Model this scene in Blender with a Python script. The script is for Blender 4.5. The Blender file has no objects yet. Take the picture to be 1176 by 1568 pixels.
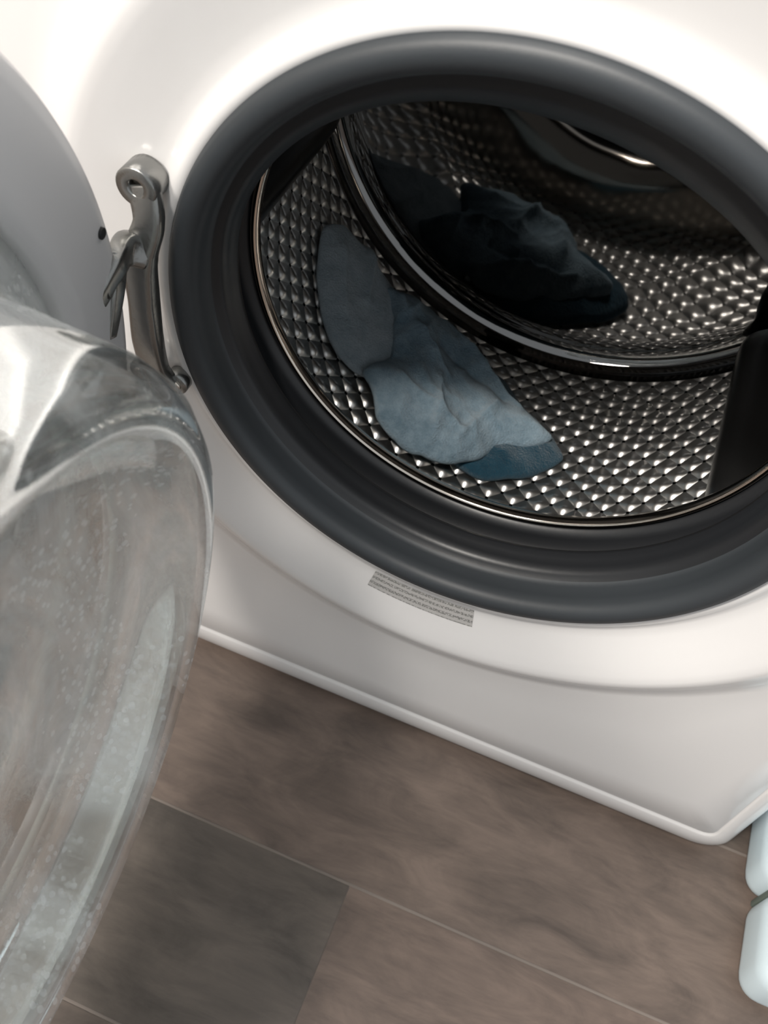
import bpy, bmesh, math, random
import numpy as np
from mathutils import Vector, Matrix, Euler, noise
random.seed(4)
ZC=0.4287
S=bpy.context.scene
# ---------------- helpers ----------------
def link(o,parent=None):
    S.collection.objects.link(o)
    if parent: o.parent=parent
    return o
def empty(name,loc=(0,0,0)):
    o=bpy.data.objects.new(name,None); o.empty_display_size=.05
    return link(o)
def mesh_obj(name,verts,faces,mat=None,parent=None,smooth=True,uvs=None):
    me=bpy.data.meshes.new(name); me.from_pydata([tuple(v) for v in verts],[],faces); me.update()
    if smooth: me.polygons.foreach_set('use_smooth',[True]*len(me.polygons))
    if uvs is not None:
        ul=me.uv_layers.new(name='UVMap')
        for i,fuv in enumerate(uvs):
            for j,li in enumerate(me.polygons[i].loop_indices): ul.data[li].uv=fuv[j]
    o=bpy.data.objects.new(name,me)
    if mat: me.materials.append(mat)
    return link(o,parent)
def lathe(name,prof,mat,parent=None,seg=192,frame=None,rfun=None,uv=False,closed=False,flip=False,rng=None,mats=None):
    if frame is None: frame=(Vector((0,0,ZC)),Vector((1,0,0)),Vector((0,0,1)),Vector((0,1,0)))
    O,ex,ez,ax=frame
    vs=[];fs=[];uvs=[];mi=[]
    arc=[0]
    for i in range(1,len(prof)): arc.append(arc[-1]+math.dist(prof[i][:2],prof[i-1][:2]))
    n=len(prof); m=n if closed else n-1
    cnt=seg if rng is None else seg+1
    for k in range(cnt):
        t=2*math.pi*k/seg if rng is None else rng[0]+(rng[1]-rng[0])*k/seg
        for i,(r,a) in enumerate(prof):
            if rfun: r,a=rfun(t,i,r,a)
            vs.append(O+ex*(r*math.cos(t))+ez*(r*math.sin(t))+ax*a)
    for k in range(seg):
        k2=(k+1)%cnt
        for i in range(m):
            i2=(i+1)%n
            f=(k*n+i,k2*n+i,k2*n+i2,k*n+i2)
            if flip: f=f[::-1]
            fs.append(f)
            if mats: mi.append(mats[1](i))
            if uv:
                if rng is None:
                    R=.235; u0=2*math.pi*k/seg*R;u1=2*math.pi*(k+1)/seg*R
                else: u0=k/seg;u1=(k+1)/seg
                c=[(u0,arc[i]),(u1,arc[i]),(u1,arc[i2]),(u0,arc[i2])]
                uvs.append(c[::-1] if flip else c)
    o=mesh_obj(name,vs,fs,mat,parent,True,uvs if uv else None)
    if mats:
        o.data.materials.append(mats[0]); o.data.polygons.foreach_set('material_index',mi)
    return o
def bevel_box(name,loc,size,bev,mat,parent=None,rot=None,seg=4):
    bm=bmesh.new(); bmesh.ops.create_cube(bm,size=1)
    bmesh.ops.scale(bm,vec=size,verts=bm.verts)
    bmesh.ops.bevel(bm,geom=bm.edges[:],offset=bev,segments=seg,affect='EDGES',profile=.5)
    if rot: bmesh.ops.rotate(bm,cent=(0,0,0),matrix=rot.to_3x3(),verts=bm.verts)
    bmesh.ops.translate(bm,vec=loc,verts=bm.verts)
    me=bpy.data.meshes.new(name); bm.to_mesh(me); bm.free()
    me.polygons.foreach_set('use_smooth',[True]*len(me.polygons))
    me.materials.append(mat); o=bpy.data.objects.new(name,me); return link(o,parent)
def cyl_obj(name,p0,p1,r,mat,parent=None,seg=32,bev=.0008,hole=0):
    p0=Vector(p0);p1=Vector(p1);ax=(p1-p0);Ln=ax.length;ax.normalize()
    ex=ax.orthogonal().normalized();ez=ax.cross(ex)
    if hole: return lathe(name,[(hole,0),(r-bev,0),(r,bev),(r,Ln-bev),(r-bev,Ln),(hole+bev,Ln),(hole,Ln-bev)],mat,parent,seg,(p0,ex,ez,ax),closed=True)
    return lathe(name,[(0.00001,0),(r-bev,0),(r,bev),(r,Ln-bev),(r-bev,Ln),(0.00001,Ln)],mat,parent,seg,(p0,ex,ez,ax))
def crs(P,i,u,closed=False):
    n=len(P)
    if closed: a,b,c,d=[Vector(P[(i+k)%n]) for k in (-1,0,1,2)]
    else: a=Vector(P[max(i-1,0)]);b=Vector(P[i]);c=Vector(P[i+1]);d=Vector(P[min(i+2,n-1)])
    return .5*((2*b)+(c-a)*u+(2*a-5*b+4*c-d)*u*u+(3*b-a-3*c+d)*u**3)
def sweep(name,pts,w,t,mat,parent,up=Vector((0,1,0))):
    N_=len(pts)
    path=[];W_=[];T=[]
    for i in range(N_-1):
        for k in range(8):
            u=k/8; path.append(crs(pts,i,u)); W_.append(w[i]*(1-u)+w[i+1]*u); T.append(t[i]*(1-u)+t[i+1]*u)
    path.append(Vector(pts[-1]));W_.append(w[-1]);T.append(t[-1])
    vs=[];fs=[];n=20
    for i,p in enumerate(path):
        tg=(path[min(i+1,len(path)-1)]-path[max(i-1,0)]).normalized()
        side=tg.cross(up).normalized(); nn=side.cross(tg).normalized()
        for k in range(n):
            a=2*math.pi*k/n; c=math.cos(a);s=math.sin(a)
            c=math.copysign(abs(c)**.5,c);s=math.copysign(abs(s)**.5,s)
            vs.append(p+side*c*W_[i]+nn*s*T[i])
    for i in range(len(path)-1):
        for k in range(n):
            k2=(k+1)%n; fs.append((i*n+k,i*n+k2,(i+1)*n+k2,(i+1)*n+k))
    fs.append(tuple(range(n))[::-1]); fs.append(tuple((len(path)-1)*n+k for k in range(n)))
    return mesh_obj(name,vs,fs,mat,parent)
# ---------------- materials ----------------
def mat(name,col=(.8,.8,.8),rough=.5,metal=0,coat=0,spec=.5):
    m=bpy.data.materials.new(name); m.use_nodes=True
    b=m.node_tree.nodes['Principled BSDF']
    b.inputs['Base Color'].default_value=(*col,1); b.inputs['Roughness'].default_value=rough
    b.inputs['Metallic'].default_value=metal; b.inputs['Coat Weight'].default_value=coat
    b.inputs['Specular IOR Level'].default_value=spec
    return m
def N(m,t,**k):
    n=m.node_tree.nodes.new(t)
    for a,v in k.items(): setattr(n,a,v)
    return n
def L(m,a,b): m.node_tree.links.new(a,b)
def B(m): return m.node_tree.nodes['Principled BSDF']
def noise_bump(m,scale,strength,dist=.001,coord='Object',detail=4):
    tc=N(m,'ShaderNodeTexCoord');nz=N(m,'ShaderNodeTexNoise');bp=N(m,'ShaderNodeBump')
    nz.inputs['Scale'].default_value=scale;nz.inputs['Detail'].default_value=detail
    bp.inputs['Strength'].default_value=strength;bp.inputs['Distance'].default_value=dist
    L(m,tc.outputs[coord],nz.inputs['Vector']);L(m,nz.outputs['Fac'],bp.inputs['Height']);L(m,bp.outputs['Normal'],B(m).inputs['Normal'])
    return nz
def M(m,op,a,b=None):
    n=N(m,'ShaderNodeMath',operation=op)
    for i,x in enumerate((a,b)):
        if x is None: continue
        if isinstance(x,(int,float)): n.inputs[i].default_value=x
        else: L(m,x,n.inputs[i])
    return n.outputs[0]
white=mat('white_enamel',(.79,.78,.775),.2,0,.3); noise_bump(white,60,.02)
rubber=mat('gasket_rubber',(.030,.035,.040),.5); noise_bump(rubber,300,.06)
rubber_shade=mat('gasket_rubber_shade',(.012,.013,.015),.4); noise_bump(rubber_shade,300,.06)  # same rubber, painted darker for the shade in the inner folds
steel=mat('steel_polished',(.72,.64,.56),.14,1)
hinge_m=mat('hinge_cast_metal',(.30,.30,.29),.27,.95); noise_bump(hinge_m,250,.2)
ringm=mat('door_frame_plastic',(.62,.62,.63),.35); noise_bump(ringm,80,.02)
dark=mat('dark_void',(.01,.01,.01),.6)
black=mat('lifter_dark_steel',(.07,.07,.07),.28,.9)
drm=mat('drum_embossed_steel',(.55,.54,.53),.34,1)
uvn=N(drm,'ShaderNodeUVMap');sep=N(drm,'ShaderNodeSeparateXYZ');L(drm,uvn.outputs[0],sep.inputs[0])
NU=72; PER=2*math.pi*.235/NU
a1=M(drm,'MULTIPLY',M(drm,'ADD',sep.outputs[0],sep.outputs[1]),math.pi/PER)
a2=M(drm,'MULTIPLY',M(drm,'SUBTRACT',sep.outputs[0],sep.outputs[1]),math.pi/PER)
c1=M(drm,'ABSOLUTE',M(drm,'SINE',a1));c2=M(drm,'ABSOLUTE',M(drm,'SINE',a2))
h=M(drm,'POWER',M(drm,'MULTIPLY',c1,c2),.85)
bp=N(drm,'ShaderNodeBump');bp.inputs['Strength'].default_value=1;bp.inputs['Distance'].default_value=.0046
L(drm,h,bp.inputs['Height']);L(drm,bp.outputs[0],B(drm).inputs['Normal'])
hole=M(drm,'LESS_THAN',M(drm,'ADD',c1,c2),.40)
mx=N(drm,'ShaderNodeMix',data_type='RGBA');L(drm,hole,mx.inputs['Factor']);mx.inputs['A'].default_value=(.84,.825,.80,1);mx.inputs['B'].default_value=(.008,.008,.008,1)
L(drm,mx.outputs['Result'],B(drm).inputs['Base Color'])
back_m=mat('drum_back_mirror_steel',(.19,.187,.184),.03,1); noise_bump(back_m,11,.4,.002,detail=1)
# glass: real refracting glass with droplets; white haze painted in for reflections
gl=bpy.data.materials.new('door_glass');gl.use_nodes=True;gl.node_tree.nodes.clear()
out=N(gl,'ShaderNodeOutputMaterial');gb=N(gl,'ShaderNodeBsdfGlass');df=N(gl,'ShaderNodeBsdfDiffuse');tr=N(gl,'ShaderNodeBsdfTransparent')
gb.inputs['IOR'].default_value=1.42;gb.inputs['Roughness'].default_value=.0;gb.inputs['Color'].default_value=(.98,.995,.99,1)
df.inputs['Color'].default_value=(.92,.95,.95,1);tr.inputs['Color'].default_value=(.98,.99,.99,1)
tc=N(gl,'ShaderNodeTexCoord');mp=N(gl,'ShaderNodeMapping');mp.inputs['Scale'].default_value=(8,14,5)
nz=N(gl,'ShaderNodeTexNoise');nz.inputs['Scale'].default_value=1.5;nz.inputs['Detail'].default_value=8;nz.inputs['Distortion'].default_value=.6;nz.inputs['Roughness'].default_value=.62
rp=N(gl,'ShaderNodeMapRange');rp.inputs['From Min'].default_value=.40;rp.inputs['From Max'].default_value=.66;rp.inputs['To Min'].default_value=.015;rp.inputs['To Max'].default_value=.26
L(gl,tc.outputs['Object'],mp.inputs[0]);L(gl,mp.outputs[0],nz.inputs['Vector']);L(gl,nz.outputs['Fac'],rp.inputs['Value'])
vo=N(gl,'ShaderNodeTexVoronoi');vo.inputs['Scale'].default_value=190;L(gl,tc.outputs['Object'],vo.inputs['Vector'])
ng=N(gl,'ShaderNodeTexNoise');ng.inputs['Scale'].default_value=11;ng.inputs['Detail'].default_value=4;L(gl,tc.outputs['Object'],ng.inputs['Vector'])
drop=M(gl,'MULTIPLY',M(gl,'LESS_THAN',vo.outputs['Distance'],.32),M(gl,'GREATER_THAN',ng.outputs['Fac'],.52))
gbump=N(gl,'ShaderNodeBump');gbump.inputs['Strength'].default_value=.3;gbump.inputs['Distance'].default_value=.001;L(gl,drop,gbump.inputs['Height']);L(gl,gbump.outputs[0],gb.inputs['Normal'])
m0=N(gl,'ShaderNodeMixShader');m0.inputs[0].default_value=.32;L(gl,gb.outputs[0],m0.inputs[1]);L(gl,tr.outputs[0],m0.inputs[2])
m1=N(gl,'ShaderNodeMixShader')
L(gl,M(gl,'ADD',rp.outputs[0],M(gl,'MULTIPLY',drop,.18)),m1.inputs[0]);L(gl,m0.outputs[0],m1.inputs[1]);L(gl,df.outputs[0],m1.inputs[2]);L(gl,m1.outputs[0],out.inputs[0])
cv=bpy.data.materials.new('door_cover_wet');cv.use_nodes=True;cv.node_tree.nodes.clear()
out=N(cv,'ShaderNodeOutputMaterial');tr=N(cv,'ShaderNodeBsdfTransparent');go=N(cv,'ShaderNodeBsdfGlossy');df=N(cv,'ShaderNodeBsdfDiffuse')
go.inputs['Roughness'].default_value=.06;df.inputs['Color'].default_value=(.97,.99,.99,1);tr.inputs['Color'].default_value=(.9,.92,.92,1)
tc=N(cv,'ShaderNodeTexCoord');n1=N(cv,'ShaderNodeTexNoise');n1.inputs['Scale'].default_value=26;n1.inputs['Detail'].default_value=9;n1.inputs['Roughness'].default_value=.78;n1.inputs['Distortion'].default_value=1.2
L(cv,tc.outputs['Object'],n1.inputs['Vector'])
r1=N(cv,'ShaderNodeMapRange');r1.inputs['From Min'].default_value=.44;r1.inputs['From Max'].default_value=.54;r1.inputs['To Min'].default_value=.03;r1.inputs['To Max'].default_value=.97;L(cv,n1.outputs['Fac'],r1.inputs['Value'])
bb=N(cv,'ShaderNodeBump');bb.inputs['Strength'].default_value=.6;bb.inputs['Distance'].default_value=.002;L(cv,n1.outputs['Fac'],bb.inputs['Height'])
L(cv,bb.outputs[0],go.inputs['Normal'])
m1=N(cv,'ShaderNodeMixShader');m2=N(cv,'ShaderNodeMixShader');m2.inputs[0].default_value=.12
L(cv,r1.outputs[0],m1.inputs[0]);L(cv,tr.outputs[0],m1.inputs[1]);L(cv,df.outputs[0],m1.inputs[2])
L(cv,m1.outputs[0],m2.inputs[1]);L(cv,go.outputs[0],m2.inputs[2]);L(cv,m2.outputs[0],out.inputs[0])
edge_glint=mat('glass_edge_glint',(.86,.95,.93),.12,0,.5)  # pale colour painted in for the highlight along the glass edge
# floor planks
fm=mat('wood_plank_floor',(.2,.18,.16),.42)
tc=N(fm,'ShaderNodeTexCoord');at=N(fm,'ShaderNodeAttribute',attribute_name='plank')
sx=N(fm,'ShaderNodeSeparateColor');L(fm,at.outputs['Color'],sx.inputs[0])
off=N(fm,'ShaderNodeCombineXYZ');L(fm,M(fm,'MULTIPLY',sx.outputs[1],37.0),off.inputs[0]);L(fm,M(fm,'MULTIPLY',sx.outputs[1],91.0),off.inputs[1])
va=N(fm,'ShaderNodeVectorMath',operation='ADD');L(fm,tc.outputs['Object'],va.inputs[0]);L(fm,off.outputs[0],va.inputs[1])
def nz_(sc,scale,detail,dist,rough=.6):
    mp=N(fm,'ShaderNodeMapping');mp.inputs['Scale'].default_value=sc;L(fm,va.outputs[0],mp.inputs[0])
    n=N(fm,'ShaderNodeTexNoise');n.inputs['Scale'].default_value=scale;n.inputs['Detail'].default_value=detail;n.inputs['Distortion'].default_value=dist;n.inputs['Roughness'].default_value=rough
    L(fm,mp.outputs[0],n.inputs['Vector']);return n.outputs['Fac']
na=nz_((5,12,1),2.4,9,.8,.64); nb=nz_((10,60,1),2.5,6,.3)
mixn=M(fm,'ADD',M(fm,'MULTIPLY',na,.75),M(fm,'MULTIPLY',nb,.25))
rmp=N(fm,'ShaderNodeValToRGB');rmp.color_ramp.elements[0].position=.33;rmp.color_ramp.elements[0].color=(.098,.081,.071,1)
rmp.color_ramp.elements[1].position=.67;rmp.color_ramp.elements[1].color=(.225,.183,.157,1)
L(fm,mixn,rmp.inputs[0])
tint=N(fm,'ShaderNodeMix',data_type='RGBA');L(fm,sx.outputs[0],tint.inputs['Factor']);tint.inputs['A'].default_value=(.55,.60,.60,1);tint.inputs['B'].default_value=(1.12,1.0,.95,1)
mt=N(fm,'ShaderNodeMix',data_type='RGBA',blend_type='MULTIPLY');mt.inputs['Factor'].default_value=1
L(fm,rmp.outputs[0],mt.inputs['A']);L(fm,tint.outputs['Result'],mt.inputs['B']);L(fm,mt.outputs['Result'],B(fm).inputs['Base Color'])
fb=N(fm,'ShaderNodeBump');fb.inputs['Strength'].default_value=.2;fb.inputs['Distance'].default_value=.0006;L(fm,mixn,fb.inputs['Height']);L(fm,fb.outputs[0],B(fm).inputs['Normal'])
seam_m=mat('floor_seam',(.23,.195,.17),.6)
# ---------------- room ----------------
def plane(name,pts,m): return mesh_obj(name,pts,[(0,1,2,3)],m,None,False)
wallm=mat('wall_paint',(.72,.70,.67),.8); noise_bump(wallm,120,.1)
vs=[];fs=[];cols=[]
RH=.157; joints={0:[-.75,.62],-1:[.02,-1.2,1.22],-2:[-.45,.75],-3:[.25,-.95]}
y_top=-.139
for r in range(-13,7):
    y0=y_top+RH*r; y1=y0+RH
    if y1<-2.2: continue
    js=joints.get(r)
    if js is None:
        s0=random.uniform(-1.2,0); js=[s0,s0+1.22,s0-1.22]
    js=sorted([q for q in js if -1.6<q<1.6]); xs=[-1.6]+js+[1.6]
    for a,b in zip(xs[:-1],xs[1:]):
        g=.0004; gy=.0013; k=len(vs)
        vs+=[(a+g,y0+gy,0),(b-g,y0+gy,0),(b-g,y1-gy,0),(a+g,y1-gy,0)]
        fs.append((k,k+1,k+2,k+3))
        tn=random.uniform(.25,1)
        if r==-1: tn=.2 if b<.1 else .8
        if r==0: tn=.66
        if r==-2: tn=.4
        cols.append((tn,random.random(),0,1))
k=len(vs); vs+=[(-1.6,-2.2,-.0008),(1.6,-2.2,-.0008),(1.6,.96,-.0008),(-1.6,.96,-.0008)]; fs.append((k,k+1,k+2,k+3)); cols.append((0,0,0,1))
fo=mesh_obj('floor',vs,fs,fm,None,False); fo.data.materials.append(seam_m); fo.data.polygons[-1].material_index=1
ca=fo.data.color_attributes.new('plank','FLOAT_COLOR','CORNER')
for p,c in zip(fo.data.polygons,cols):
    for li in p.loop_indices: ca.data[li].color=c
plane('wall_back',[(-1.6,.75,0),(1.6,.75,0),(1.6,.75,2.4),(-1.6,.75,2.4)],wallm)
plane('wall_left',[(-1.6,-2.2,0),(-1.6,.75,0),(-1.6,.75,2.4),(-1.6,-2.2,2.4)],wallm)
# ---------------- washer ----------------
W=empty('washing_machine')
def sdf(x,z,inset):
    rc=max(.03-inset,.004); hx=.30-inset; zb=-.4247+inset*2.1; zt=.421-inset
    cz=(zb+zt)/2; hz=(zt-zb)/2
    qx=abs(x)-(hx-rc); qz=abs(z-cz)-(hz-rc)
    return math.hypot(max(qx,0),max(qz,0))+min(max(qx,qz),0)-rc
def bnd(t,inset):
    lo,hi=.2,.7
    for _ in range(30):
        m=(lo+hi)/2
        if sdf(m*math.cos(t),m*math.sin(t),inset)<0: lo=m
        else: hi=m
    return lo
circ=[(.184,.03),(.187,.010),(.1885,.003),(.191,-.0005),(.1945,-.002),(.198,-.001),(.2015,.0015),(.206,.0022),(.213,.0010),(.222,-.0012),(.235,-.0048),(.245,-.0080),(.250,-.0092),(.254,-.0092),(.259,-.0075),(.266,-.0035),(.274,-.0008),(.279,0)]
edge=[(.0205,0),(.0195,.0012),(.0187,.0014),(.0180,.0004),(.0170,-.0002),(.011,.0010),(.006,.0030),(.002,.007),(0,.014),(0,.58)]
NA=720; vs=[];fs=[]
for k in range(NA):
    t=2*math.pi*k/NA; c=math.cos(t);s=math.sin(t)
    row=[(r,y) for r,y in circ]
    rb=bnd(t,.0205)
    for u in (.25,.5,.75): row.append((.279*(1-u)+rb*u,0))
    for ins,y in edge: row.append((max(bnd(t,ins),.2792),y))
    n=len(row)
    vs+=[(r*c,y,ZC+r*s) for r,y in row]
for k in range(NA):
    k2=(k+1)%NA
    for i in range(n-1): fs.append((k*n+i,k2*n+i,k2*n+i+1,k*n+i+1))
fs.append(tuple(k*n+n-1 for k in range(NA)))
mesh_obj('cabinet',vs,fs,white,W)
for x in (-.25,.25):
    for y in (.08,.5): cyl_obj('foot',(x,y,0),(x,y,.006),.02,black,W)
lab=mat('label_print',(.42,.41,.40),.45)
uvn=N(lab,'ShaderNodeUVMap');mpl=N(lab,'ShaderNodeMapping');mpl.inputs['Scale'].default_value=(36,520,1);L(lab,uvn.outputs[0],mpl.inputs[0])
s2=N(lab,'ShaderNodeSeparateXYZ');L(lab,uvn.outputs[0],s2.inputs[0])
nl=N(lab,'ShaderNodeTexNoise');nl.inputs['Scale'].default_value=1.6;L(lab,mpl.outputs[0],nl.inputs['Vector'])
rows_=M(lab,'SINE',M(lab,'MULTIPLY',s2.outputs[1],2*math.pi/.0052))
tx=M(lab,'MULTIPLY',M(lab,'GREATER_THAN',rows_,.0),M(lab,'GREATER_THAN',nl.outputs['Fac'],.47))
ml=N(lab,'ShaderNodeMix',data_type='RGBA');L(lab,tx,ml.inputs['Factor']);ml.inputs['A'].default_value=(.47,.46,.45,1);ml.inputs['B'].default_value=(.22,.22,.21,1);L(lab,ml.outputs['Result'],B(lab).inputs['Base Color'])
lathe('rating_label',[(.206,.0017),(.213,.0005),(.222,-.0017)],lab,W,seg=40,uv=True,rng=(math.radians(-101.5),math.radians(-80.5)))
# gasket
gp=[(.192,.004),(.1915,-.002),(.189,-.006),(.184,-.007),(.179,-.005),(.1765,.0),(.1765,.006),(.1765,.014),(.1755,.018),(.172,.020),(.170,.023),(.1695,.027),(.169,.032),(.1675,.036),(.168,.039),(.173,.041),(.186,.043),(.196,.047),(.195,.056),(.182,.061),(.1755,.064),(.1745,.070),(.20,.072)]
wg=[0,0,0,0,.05,.1,.15,.3,.42,.5,.6,.75,.98,1,1,.9,.6,.5,.3,.1,0,0,0]
def gf(t,i,r,a):
    k=max(0,math.sin(t+.15))**1.5
    return r-.027*k*wg[i],a
lathe('door_gasket',gp,rubber,W,rfun=gf,mats=(rubber_shade,lambda i:1 if i>=8 else 0))
# drum
lathe('drum_front_lip',[(.1740,.066),(.171,.063),(.1690,.065),(.1688,.070),(.172,.075),(.20,.076),(.235,.078)],steel,W)
lathe('drum_shell',[(.235,.078),(.235,.12),(.235,.16),(.235,.20),(.235,.24),(.235,.28),(.235,.300)],drm,W,seg=256,uv=True)
lathe('drum_back',[(.235,.300),(.234,.308),(.230,.315),(.223,.319),(.216,.320),(.212,.3185),(.206,.320),(.15,.325),(.08,.328),(.0001,.329)],back_m,W)
def lifter(ang,hw=.040,ht=.040):
    a=math.radians(ang); er=Vector((-math.cos(a),0,-math.sin(a))); et=Vector((-math.sin(a),0,math.cos(a)))
    base=Vector((math.cos(a)*.236,0,ZC+math.sin(a)*.236))
    vs=[];fs=[];ny=20;nx=18
    for j in range(ny+1):
        y=.085+(.31-.085)*j/ny
        e=min(1,min(j,ny-j)/3.0); hh=ht*math.sqrt(max(0,1-(1-e)**2))
        for i in range(nx+1):
            u=-1+2*i/nx; f=(1-abs(u)**2.4)
            vs.append(base+et*(hw*u*(1-.25*f))+er*(hh*f)+Vector((0,y,0)))
    for j in range(ny):
        for i in range(nx): fs.append((j*(nx+1)+i,j*(nx+1)+i+1,(j+1)*(nx+1)+i+1,(j+1)*(nx+1)+i))
    mesh_obj('drum_lifter',vs,fs,black,W)
for a in (-36,80,192): lifter(a,ht=.040 if a<100 else .030)
# ---------------- door ----------------
g=1.494; e=Vector((math.cos(g),-math.sin(g),0)); nrm=Vector((math.sin(g),math.cos(g),0)); Z=Vector((0,0,1))
H=Vector((-.199,-.035,ZC)); DC=H+e*.267+Z*.003
fr=(DC,e,Z,nrm)
lathe('door_frame',[(.213,-.012),(.211,.000),(.214,.004),(.225,.003),(.258,.001),(.265,-.001),(.269,-.006),(.270,-.016),(.266,-.026),(.255,-.031),(.20,-.033),(.198,-.028),(.205,-.02)],ringm,W,frame=fr,closed=True)
lathe('door_glass_bowl',[(.212,-.006),(.203,.000),(.190,.008),(.1835,.022),(.180,.05),(.1775,.074),(.173,.087),(.165,.094),(.157,.096),(.149,.092),(.143,.083),(.136,.073),(.12,.065),(.08,.059),(.0001,.056),
 (.0001,.050),(.08,.053),(.12,.059),(.139,.067),(.148,.077),(.154,.085),(.160,.088),(.166,.085),(.1705,.075),(.1735,.05),(.177,.024),(.183,.006),(.195,-.006)],gl,W,frame=fr,closed=True)
lathe('glass_glint_ring',[(.172+.0045*math.cos(2*math.pi*k/10),.012+.0045*math.sin(2*math.pi*k/10)) for k in range(10)],edge_glint,W,frame=fr,closed=True)  # added ring that stands in for the bright glass edge line
lathe('door_outer_cover',[(.199,-.030),(.15,-.036),(.08,-.039),(.0001,-.040)],cv,W,frame=fr)
# hinge
hx=-.200; HZ=ZC-.004
sweep('hinge_arm',[(hx+.001,-.008,HZ+.070),(hx+.006,-.013,HZ+.052),(hx+.001,-.017,HZ+.03),(hx+.001,-.017,HZ),(hx+.001,-.017,HZ-.03),(hx+.001,-.013,HZ-.055),(hx+.002,-.008,HZ-.070)],[.010,.0080,.0095,.0080,.0090,.009,.013],[.004,.005,.006,.007,.006,.005,.004],hinge_m,W)
cyl_obj('hinge_boss',(hx,.001,HZ+.070),(hx,-.014,HZ+.070),.0115,hinge_m,W,hole=.0045)
cyl_obj('hinge_screw',(hx,.001,HZ+.070),(hx,-.009,HZ+.070),.0046,steel,W)
for dx in (-.012,.012):
    cyl_obj('hinge_foot',(hx+dx,.001,HZ-.070),(hx+dx,-.009,HZ-.070),.008,hinge_m,W)
    cyl_obj('hinge_screw',(hx+dx,-.008,HZ-.070),(hx+dx,-.0112,HZ-.070),.0042,steel,W)
sweep('hinge_door_arm',[(hx+.003,-.017,HZ+.034),(hx-.002,-.026,HZ+.040),(hx+.001,-.040,HZ+.040),(hx+.002,-.066,HZ+.028)],[.009,.009,.007,.005],[.007,.006,.005,.002],hinge_m,W,up=Vector((1,0,0)))
sweep('hinge_door_arm',[(hx-.001,-.034,HZ+.044),(hx+.003,-.045,HZ+.028),(hx+.003,-.055,HZ+.004)],[.007,.006,.004],[.004,.003,.002],hinge_m,W,up=Vector((1,0,0)))
for t_,rr in ((166,.2575),(174,.2500)):
    t=math.radians(t_); p=DC+e*(rr*math.cos(t))+Z*(rr*math.sin(t))
    cyl_obj('frame_slot',p+nrm*-.002,p+nrm*.0026,.003,dark,W,bev=.0003)
# ---------------- towels ----------------
def clothmat(name,c1,c2):
    m=mat(name,c1,.95,0,0,.1); b=B(m); b.inputs['Sheen Weight'].default_value=.25; b.inputs['Sheen Roughness'].default_value=.4
    tc=N(m,'ShaderNodeTexCoord');n=N(m,'ShaderNodeTexNoise');n.inputs['Scale'].default_value=60;n.inputs['Detail'].default_value=9;n.inputs['Roughness'].default_value=.75
    L(m,tc.outputs['Object'],n.inputs['Vector'])
    mr=N(m,'ShaderNodeMapRange');mr.inputs['From Min'].default_value=.36;mr.inputs['From Max'].default_value=.64;L(m,n.outputs['Fac'],mr.inputs['Value'])
    mx=N(m,'ShaderNodeMix',data_type='RGBA');mx.inputs['A'].default_value=(*c1,1);mx.inputs['B'].default_value=(*c2,1);L(m,mr.outputs[0],mx.inputs['Factor']);L(m,mx.outputs['Result'],b.inputs['Base Color'])
    n2=N(m,'ShaderNodeTexNoise');n2.inputs['Scale'].default_value=650;n2.inputs['Detail'].default_value=3;L(m,tc.outputs['Object'],n2.inputs['Vector'])
    bb=N(m,'ShaderNodeBump');bb.inputs['Strength'].default_value=.9;bb.inputs['Distance'].default_value=.0018
    L(m,M(m,'ADD',n2.outputs['Fac'],M(m,'MULTIPLY',n.outputs['Fac'],2.5)),bb.inputs['Height']);L(m,bb.outputs[0],b.inputs['Normal'])
    return m
c_main=clothmat('towel_blue_grey',(.135,.205,.255),(.245,.33,.39))
c_left=clothmat('towel_pale_blue',(.27,.335,.375),(.40,.46,.50))
c_dark=clothmat('towel_teal',(.008,.038,.062),(.016,.062,.095))
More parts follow.
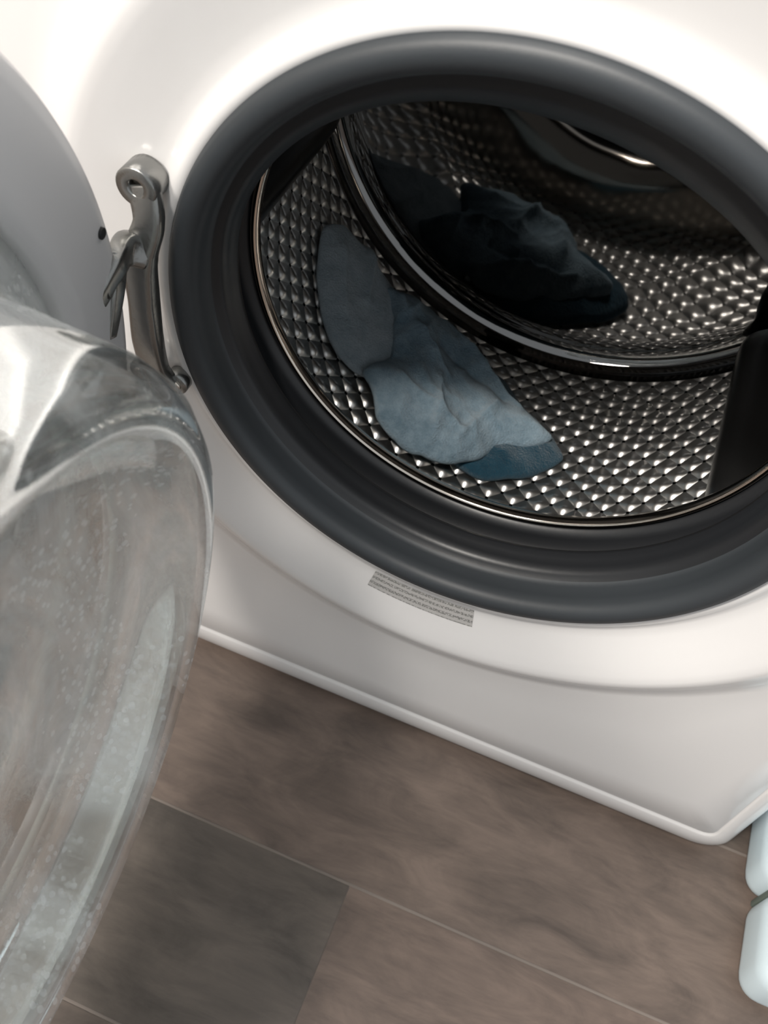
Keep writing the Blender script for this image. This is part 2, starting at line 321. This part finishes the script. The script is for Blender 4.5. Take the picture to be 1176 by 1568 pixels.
def towel(name,outline,m,thick,base,seed,folds,edge_t=.006,parent=None,amp=1.0,pl=5):
    K=.23
    P=[Vector((math.radians(a)*K,y/1000)) for a,y in outline]
    ring=[]; n=len(P)
    for i in range(n):
        for k in range(14):
            u=k/14; ring.append(P[i].lerp(P[(i+1)%n],u)*.6+crs(P,i,u,True)*.4)
    for _ in range(2):
        ring=[(ring[i-1]+ring[i]*2+ring[(i+1)%len(ring)])/4 for i in range(len(ring))]
    c=sum(ring,Vector((0,0)))/len(ring); nr=len(ring); NR=56
    vs=[];fs=[]
    def hgt(p,s):
        q=Vector((p.x*11,p.y*11,seed))
        wq=Vector((noise.noise(q*1.1),noise.noise(q*1.1+Vector((7,7,7))),0))*.6
        n1=noise.noise(q+wq); rg=(1-abs(noise.noise(q*1.6+wq*1.5+Vector((9,3,seed))))*2.4); rg2=(1-abs(noise.noise(q*3.6+wq*2+Vector((2,8,seed))))*2.4)
        hh=thick*(1-s**pl)
        hh+=amp*(.009*n1+.006*max(rg,-.3)+.0036*max(rg2,-.2))*(1-.55*s)
        for (a0,y0,a1,y1,am,w) in folds:
            A=Vector((math.radians(a0)*K,y0/1000));Bv=Vector((math.radians(a1)*K,y1/1000)); d=Bv-A
            t=max(0,min(1,(p-A).dot(d)/d.length_squared)); dd=(p-(A+d*t)).length
            hh+=am*math.exp(-(dd/w)**1.4)
        return max(hh,0)+edge_t+base
    def pos(p,h):
        th=p.x/K; r=.2345-h
        return Vector((r*math.cos(th),min(p.y,.316),ZC+r*math.sin(th)))
    def wb(o): return 1+.03*noise.noise(Vector((o.x*50,o.y*50,seed)))
    vs.append(pos(c,hgt(c,0)))
    for j in range(1,NR+1):
        s=j/NR
        for o in ring:
            p=c+(o-c)*s*(1+(wb(o)-1)*s); vs.append(pos(p,hgt(p,s)))
    for dr,ds in ((-.5,1.012),(-1.0,1.0),(-1.0,.93)):
        for o in ring:
            p=c+(o-c)*ds*wb(o); h1=hgt(c+(o-c)*wb(o),1)
            vs.append(pos(p,max(h1+dr*edge_t, .0015) if ds!=.93 else max(h1-edge_t-.002,.0015)))
    tot=NR+3
    for i in range(nr): fs.append((0,1+i,1+(i+1)%nr))
    for j in range(tot-1):
        for i in range(nr):
            a=1+j*nr+i;b=1+j*nr+(i+1)%nr; fs.append((a,a+nr,b+nr,b))
    return mesh_obj(name,vs,fs,m,parent)
T=empty('microfiber_towel')
towel('towel_teal_body',[(-104,268),(-95,260),(-88,236),(-80,212),(-76,190),(-80,164),(-90,142),(-104,160),(-110,230)],c_dark,.009,.0,3.3,[],parent=T,amp=.6)
towel('towel_left_fold',[(-147,248),(-144,270),(-135,278),(-124,272),(-112,255),(-112,210),(-120,176),(-128,170),(-135,184),(-142,212)],c_left,.010,.0,7.1,[(-136,280,-131,225,.006,.006),(-142,245,-134,200,.003,.005)],parent=T,amp=.4)
towel('towel_main_body',[(-128,256),(-124,269),(-116,273),(-106,266),(-99,254),(-94,238),(-86,217),(-79,200),(-82,186),(-89,172),(-92,152),(-99,130),(-109,129),(-115,140),(-119,160),(-123,168),(-119,198),(-123,230)],c_main,.015,.010,1.7,
 [(-112,270,-100,236,.006,.006),(-116,176,-98,160,.005,.005),(-125,250,-120,200,.006,.005),(-98,150,-93,200,.005,.005),(-111,235,-92,215,-.006,.006),(-104,250,-88,214,.005,.004),(-119,232,-106,205,.005,.004),(-108,200,-104,150,.0045,.004)],parent=T,amp=1.0,edge_t=.006)
# ---------------- storage box on the floor ----------------
boxm=mat('plastic_pale_blue',(.62,.73,.78),.35); noise_bump(boxm,150,.05)
SB=empty('plastic_storage_box')
bevel_box('front_compartment',(.453,-.062,.030),(.25,.078,.060),.018,boxm,SB,seg=6)
bevel_box('rear_compartment',(.447,.052,.030),(.25,.142,.060),.018,boxm,SB,seg=6)
seamb=mat('box_seam_dark',(.12,.15,.13),.6)
bevel_box('divider',(.453,-.021,.022),(.236,.006,.044),.002,seamb,SB)
# ---------------- camera / light ----------------
cam=bpy.data.cameras.new('camera');co=bpy.data.objects.new('camera',cam);link(co)
co.location=(.0366,-.3764,.3697+ZC);co.rotation_euler=(.6456,-.1219,.3697)
cam.sensor_fit='VERTICAL';cam.sensor_height=24;cam.sensor_width=18;cam.lens=24*1475/1568;cam.clip_start=.01
cam.dof.use_dof=True;cam.dof.focus_distance=.60;cam.dof.aperture_fstop=8
S.camera=co
w=bpy.data.worlds.new('world');S.world=w;w.use_nodes=True
w.node_tree.nodes['Background'].inputs[0].default_value=(.91,.96,1,1);w.node_tree.nodes['Background'].inputs[1].default_value=.6
def area(name,loc,tgt,size,en,col):
    l=bpy.data.lights.new(name,'AREA');l.size=size;l.energy=en;l.color=col
    o=bpy.data.objects.new(name,l);link(o);o.location=loc
    o.rotation_euler=(Vector(tgt)-Vector(loc)).to_track_quat('-Z','Y').to_euler();return o
area('ceiling_light',(-1.0,-1.35,2.1),(0,0,.4),.45,42,(1,.93,.85))
area('ceiling_light.001',(-.40,-1.0,2.3),(0,0,.4),.2,26,(1,.94,.87))
sp=bpy.data.lights.new('drum_fill_spot','SPOT');sp.energy=95;sp.color=(1,.95,.88);sp.spot_size=math.radians(9.5);sp.spot_blend=.7;sp.shadow_soft_size=.06  # added narrow spot, only there to brighten the drum's right wall
so=bpy.data.objects.new('drum_fill_spot',sp);link(so);so.location=(-.25,-.98,2.3)
so.rotation_euler=(Vector((.09,.14,.26))-Vector(so.location)).to_track_quat('-Z','Y').to_euler()
S.view_settings.view_transform='Standard'
